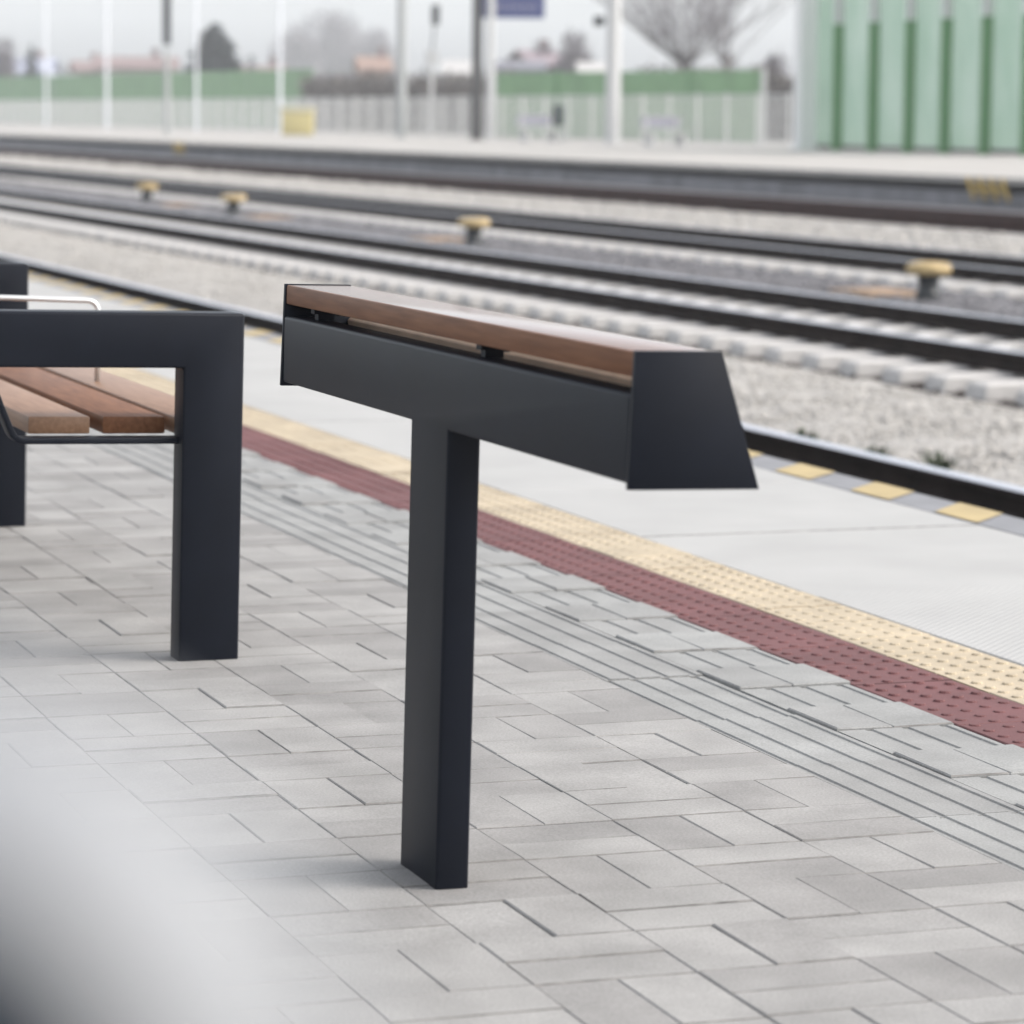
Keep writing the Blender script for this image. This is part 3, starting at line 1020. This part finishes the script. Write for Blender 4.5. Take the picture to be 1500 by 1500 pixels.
# ------------------------------------------------------------------ trees, hedge, houses
def limb(b, p, d, L, r, depth, tips, spread=0.55, up=0.15, seg=5):
    pts = [p]; rad = [r]
    q = p.copy(); dd = d.copy()
    n = 4
    for i in range(n):
        dd = (dd + Vector((rnd.gauss(0, .10), rnd.gauss(0, .10), rnd.gauss(0, .06) + up * 0.25))).normalized()
        q = q + dd * L / n; pts.append(q.copy()); rad.append(r * (1 - 0.45 * (i + 1) / n))
    b.tube(pts, rad, seg, caps=False)
    if depth == 0:
        tips.append((q.copy(), dd.copy())); return
    for k in range(rnd.choice((3, 4)) if depth > 1 else 3):
        a = rnd.uniform(0, 6.28)
        side = dd.orthogonal().normalized(); side.rotate(Matrix.Rotation(a, 3, dd))
        nd2 = (dd + side * rnd.uniform(.5, 1.1) * spread + Vector((0, 0, up))).normalized()
        st = pts[rnd.choice((2, 3, 4, 4))]
        limb(b, st.copy(), nd2, L * rnd.uniform(.6, .85), r * 0.5, depth - 1, tips, spread, up, 4)


def scrub_tree(px, d, ytop, wpx, lab, lumps=7, n=2600, base_z=-0.8, group=None, m=None, size=0.9):
    """winter tree read as a dense cloud of fine twigs"""
    p = at(px, 150, d); H = at(px, ytop, d).z - base_z; Wd = wpx / FPX * d
    t = thing('winter_tree', lab, 'tree', (p.x, p.y, base_z), group=group)
    b = MB(); tips = []
    limb(b, Vector((0, 0, 0)), Vector((0, 0, 1)), H * 0.3, H * 0.02, 2, tips, 0.6)
    b.build('trunk', BARK, t)
    b = MB()
    L = [(Vector((rnd.uniform(-.32, .32) * Wd, rnd.uniform(-.3, .3) * Wd, H * rnd.uniform(.35, .72))), rnd.uniform(.22, .36)) for _ in range(lumps)]
    L.append((Vector((0, 0, H * 0.70)), 0.30))
    for _ in range(n):
        c, rr3 = rnd.choice(L)
        while True:
            v = Vector((rnd.uniform(-1, 1), rnd.uniform(-1, 1), rnd.uniform(-1, 1)))
            if v.length < 1: break
        q = c + Vector((v.x * rr3 * Wd, v.y * rr3 * Wd, v.z * rr3 * H * 0.98))
        if q.z > H or q.z < 0.3: continue
        e = Vector((rnd.gauss(0, .7), rnd.gauss(0, .7), rnd.gauss(.6, .6))).normalized() * rnd.uniform(.4, 1.1) * size
        w = e.cross(Vector((rnd.gauss(0, 1), rnd.gauss(0, 1), rnd.gauss(0, 1)))).normalized() * 0.055 * size
        b.quad(q - w, q + w, q + e + w * .4, q + e - w * .4)
    b.build('crown', m or TWIG, t)
    return t


def conifer(px, d, ytop, wpx, lab, base_z=-0.8, n=2600, group=None):
    p = at(px, 150, d); H = at(px, ytop, d).z - base_z; Wd = wpx / FPX * d
    t = thing('conifer_tree', lab, 'tree', (p.x, p.y, base_z), group=group)
    b = MB(); b.tube([(0, 0, 0), (0, 0, H * .95)], [H * .02, H * .004], 7); b.build('trunk', BARK, t)
    b = MB()
    for _ in range(n):
        u = 1 - math.sqrt(rnd.random()) * 0.97
        a = rnd.uniform(0, 6.28); z = H * (0.10 + 0.89 * u)
        rmax = Wd / 2 * (1 - u) ** 0.85 * (0.82 + 0.18 * math.sin(z * 5 + a * 3))
        r = rmax * math.sqrt(rnd.uniform(.15, 1))
        q = Vector((r * math.cos(a), r * math.sin(a), z))
        e = Vector((math.cos(a), math.sin(a), rnd.uniform(-.55, .1))).normalized() * rnd.uniform(.3, .75)
        w = Vector((-math.sin(a), math.cos(a), rnd.gauss(0, .3))) * rnd.uniform(.07, .16)
        b.quad(q - w, q + w, q + e + w * .5, q + e - w * .5)
    b.build('crown', NEEDLE, t)


def fan_tree(px, d, ybole, ytop, nb_, lab, wide=0.75):
    '''pollarded winter tree: a short bole with a fan of long thin whips'''
    p = at(px, 150, d); zb = at(px, ybole, d).z; H = at(px, ytop, d).z
    base = -0.8
    t = thing('bare_tree', lab, 'tree', (p.x, p.y, base))
    zb -= base; H -= base
    b = MB(); b.tube([(0, 0, 0), (0.05, 0, zb * .6), (0, 0.05, zb)], [0.28, 0.22, 0.26], 9)
    tw = MB()
    for k in range(nb_):
        a = rnd.uniform(0, 6.28); sp = rnd.uniform(0.05, 1) * wide
        dd = Vector((math.cos(a) * sp, math.sin(a) * sp, 1)).normalized()
        q = Vector((0, 0, zb)) + Vector((math.cos(a), math.sin(a), 0)) * 0.15
        L = (H - zb) * rnd.uniform(.7, 1.15) / max(.55, dd.z)
        pts = [q.copy()]
        for i in range(6):
            dd = (dd + Vector((rnd.gauss(0, .07), rnd.gauss(0, .07), .05))).normalized()
            q = q + dd * L / 6; pts.append(q.copy())
        b.tube(pts, [0.030, .025, .021, .017, .014, .011, .007], 4, caps=False)
        for _ in range(30):
            i = rnd.randrange(1, 6); st = pts[i].lerp(pts[i + 1], rnd.random())
            e = (dd + Vector((rnd.gauss(0, .45), rnd.gauss(0, .45), .2))).normalized() * rnd.uniform(.6, 1.8)
            w = e.cross(Vector((rnd.gauss(0, 1), rnd.gauss(0, 1), .3))).normalized() * 0.014
            tw.quad(st - w, st + w, st + e + w * .3, st + e - w * .3)
    b.build('trunk', BARK, t)
    tw.build('crown', TWIG, t)


fan_tree(1003, 190, 97, -90, 70, 'wide bare tree with fanned whips rising behind the low green wall', 1.7)
fan_tree(1064, 205, 96, -70, 26, 'second bare tree with thin upright whips, nearer the white column', 1.3)
G1 = 'grey winter trees left of the dark sign pole'
scrub_tree(500, 720, 14, 110, 'tallest hazy grey winter tree, in the group right of the conifer', group=G1, n=9000, lumps=9, size=1.9)
scrub_tree(432, 700, 36, 84, 'hazy grey winter tree on the left of its group, above the yellow bin', group=G1, n=6000, size=1.9)
scrub_tree(556, 690, 44, 76, 'hazy grey winter tree on the right of its group, next to the grey post', group=G1, n=5400, size=1.8)
scrub_tree(838, 250, 45, 70, 'round grey tree with full crown above the low green wall', n=4200)
scrub_tree(800, 255, 62, 40, 'smaller grey tree beside the full round one', n=1400)
scrub_tree(1140, 190, 78, 60, 'low dark scrub tree next to the white column', n=1800, size=0.7)
conifer(314, 235, 30, 165, 'dark pointed conifer above the left green wall', n=9000)
conifer(47, 300, 58, 26, 'slim hazy conifer near the left picture edge', n=1200)
scrub_tree(6, 290, 58, 34, 'hazy dark tree cut off by the left picture edge', n=1500)
conifer(368, 290, 76, 16, 'tiny hazy conifer between the dark conifer and the grey trees', n=500)

p0, p1 = at(455, 140, 205), at(735, 140, 180)
b = MB()
v = p1 - p0
def hedge(name, a, c, hgt, n, lab, thick=2.2):
    b = MB(); v = c - a; v.z = 0; nrm = Vector((-v.y, v.x, 0)).normalized()
    for _ in range(n):
        u = rnd.random(); hh = hgt * (0.82 + 0.18 * math.sin(u * 40) * rnd.random())
        q = Vector((v.x * u, v.y * u, 0)) + nrm * rnd.uniform(-.5, .5) * thick + Vector((0, 0, rnd.random() ** 0.8 * hh))
        e = Vector((rnd.gauss(0, .6), rnd.gauss(0, .6), rnd.gauss(.7, .5))).normalized() * rnd.uniform(.25, .6)
        w = e.cross(Vector((rnd.gauss(0, 1), rnd.gauss(0, 1), rnd.gauss(0, 1)))).normalized() * rnd.uniform(.04, .09)
        b.quad(q - w, q + w, q + e + w * .5, q + e - w * .5)
    o = b.build(name, HEDGE); o.location = (a.x, a.y, -0.7)
    return tag(o, lab, 'hedge')


hedge('hedge', p0, p1, at(600, 103, 190).z + 0.7, 9000, 'long brown winter hedge behind the fence, left of the dark sign pole')
hedge('hedge', at(950, 140, 195), at(1118, 140, 185), at(1040, 90, 190).z + 0.7, 5000, 'purplish brown hedge showing above the low green wall under the bare trees')
hedge('hedge', at(1105, 140, 170), at(1185, 140, 165), at(1150, 105, 168).z + 0.7, 3000, 'short dark hedge between the low green wall and the white column')


def house(px, d, wpx, yeave, yridge, lab, wallm, roofm, rot=0.0, chim=True, group=None, depth=8.0):
    p = at(px, 150, d); W2 = wpx / FPX * d
    ze, zr = at(px, yeave, d).z, at(px, yridge, d).z
    t = thing('house', lab, 'house', (p.x, p.y, -1.0), (0, 0, math.atan2(SIDE.y, SIDE.x) + rot), group=group)
    ze += 1.0; zr += 1.0
    b = MB(); b.box(-W2 / 2, W2 / 2, 0, depth, 0, ze)
    b.tri((-W2 / 2, 0, ze), (-W2 / 2, depth, ze), (-W2 / 2, depth / 2, zr - .1)); b.tri((W2 / 2, 0, ze), (W2 / 2, depth, ze), (W2 / 2, depth / 2, zr - .1))
    b.build('wall', wallm, t)
    b = MB(); o2 = 0.5
    for s0, s1 in ((-o2, depth / 2), (depth + o2, depth / 2)):
        b.quad((-W2 / 2 - o2, s0, ze - .15), (W2 / 2 + o2, s0, ze - .15), (W2 / 2 + o2, s1, zr), (-W2 / 2 - o2, s1, zr))
        b.quad((-W2 / 2 - o2, s0, ze - .02), (W2 / 2 + o2, s0, ze - .02), (W2 / 2 + o2, s1, zr + .14), (-W2 / 2 - o2, s1, zr + .14))
    rf = b.build('roof', roofm, t)
    if chim:
        b = MB(); b.box(W2 * .2, W2 * .2 + .6, depth / 2 - .3, depth / 2 + .3, zr - .6, zr + .9); b.build('chimney', ROOF_R, rf)
    k = max(2, int(W2 / 3))
    for i in range(k):
        x = -W2 / 2 + (i + .5) * W2 / k
        b = MB(); b.box(x - .5, x + .5, -0.03, 0.02, max(.8, ze - 2.0), max(1.9, ze - .7)); b.build('window', GLASS_D, t)


G2 = 'houses beyond the railway'
house(200, 300, 110, 100, 84, 'long house with a pinkish red roof left of the conifer', HOUSE, ROOF_R, 0.1, group=G2)
house(132, 310, 34, 104, 90, 'small red roofed house at the left end of the long one', HOUSE, ROOF_R, 0.2, group=G2)
house(378, 290, 60, 108, 97, 'low house with pale red roof right of the conifer', HOUSE, ROOF_R, 0.0, group=G2)
house(550, 280, 36, 102, 84, 'terracotta house front between grey trees and grey post', HOUSE_O, HOUSE_O, 0.1, group=G2)
house(760, 240, 60, 102, 90, 'long low shed with grey roof right of the blue sign', mat('shed_wall', (.3, .3, .33), rough=.9), ROOF_G, 0.0, chim=False, group=G2)
house(872, 215, 32, 105, 93, 'small pale house with white roof beside the thick white post', HOUSE, mat('white_roof', (.40, .39, .38), rough=.9), 0.0, chim=False, group=G2)
house(668, 230, 24, 108, 90, 'small white house just left of the dark sign pole', WHITE, mat('pale_roof', (.40, .39, .38), rough=.9), 0.0, chim=False, group=G2)
house(30, 330, 80, 106, 86, 'pale bluish house at the left edge between two trees', mat('blue_render', (.36, .38, .45), rough=.9), mat('blue_roof', (.30, .32, .40), rough=.9), 0.0, group=G2)
house(806, 252, 40, 96, 74, 'pinkish house half hidden by the round grey tree', mat('pink_render', (.34, .28, .28), rough=.9), mat('pink_roof', (.25, .20, .22), rough=.9), 0.3, group=G2)

# ------------------------------------------------------------------ winter haze
b = MB(); b.box(-320, 720, -40, 860, -2.3, 26)
hz = structure(b.build('haze', GROUND), 'stuff')
hm = bpy.data.materials.new('winter_haze'); hm.use_nodes = True
hn, hl = hm.node_tree.nodes, hm.node_tree.links
hn.remove(hn['Principled BSDF'])
pv = hn.new('ShaderNodeVolumePrincipled')
pv.inputs['Color'].default_value = (0.93, 0.96, 1.0, 1)
pv.inputs['Density'].default_value = 0.0006
hl.new(pv.outputs[0], hn['Material Output'].inputs['Volume'])
hz.data.materials.clear(); hz.data.materials.append(hm)
hz.display_type = 'WIRE'
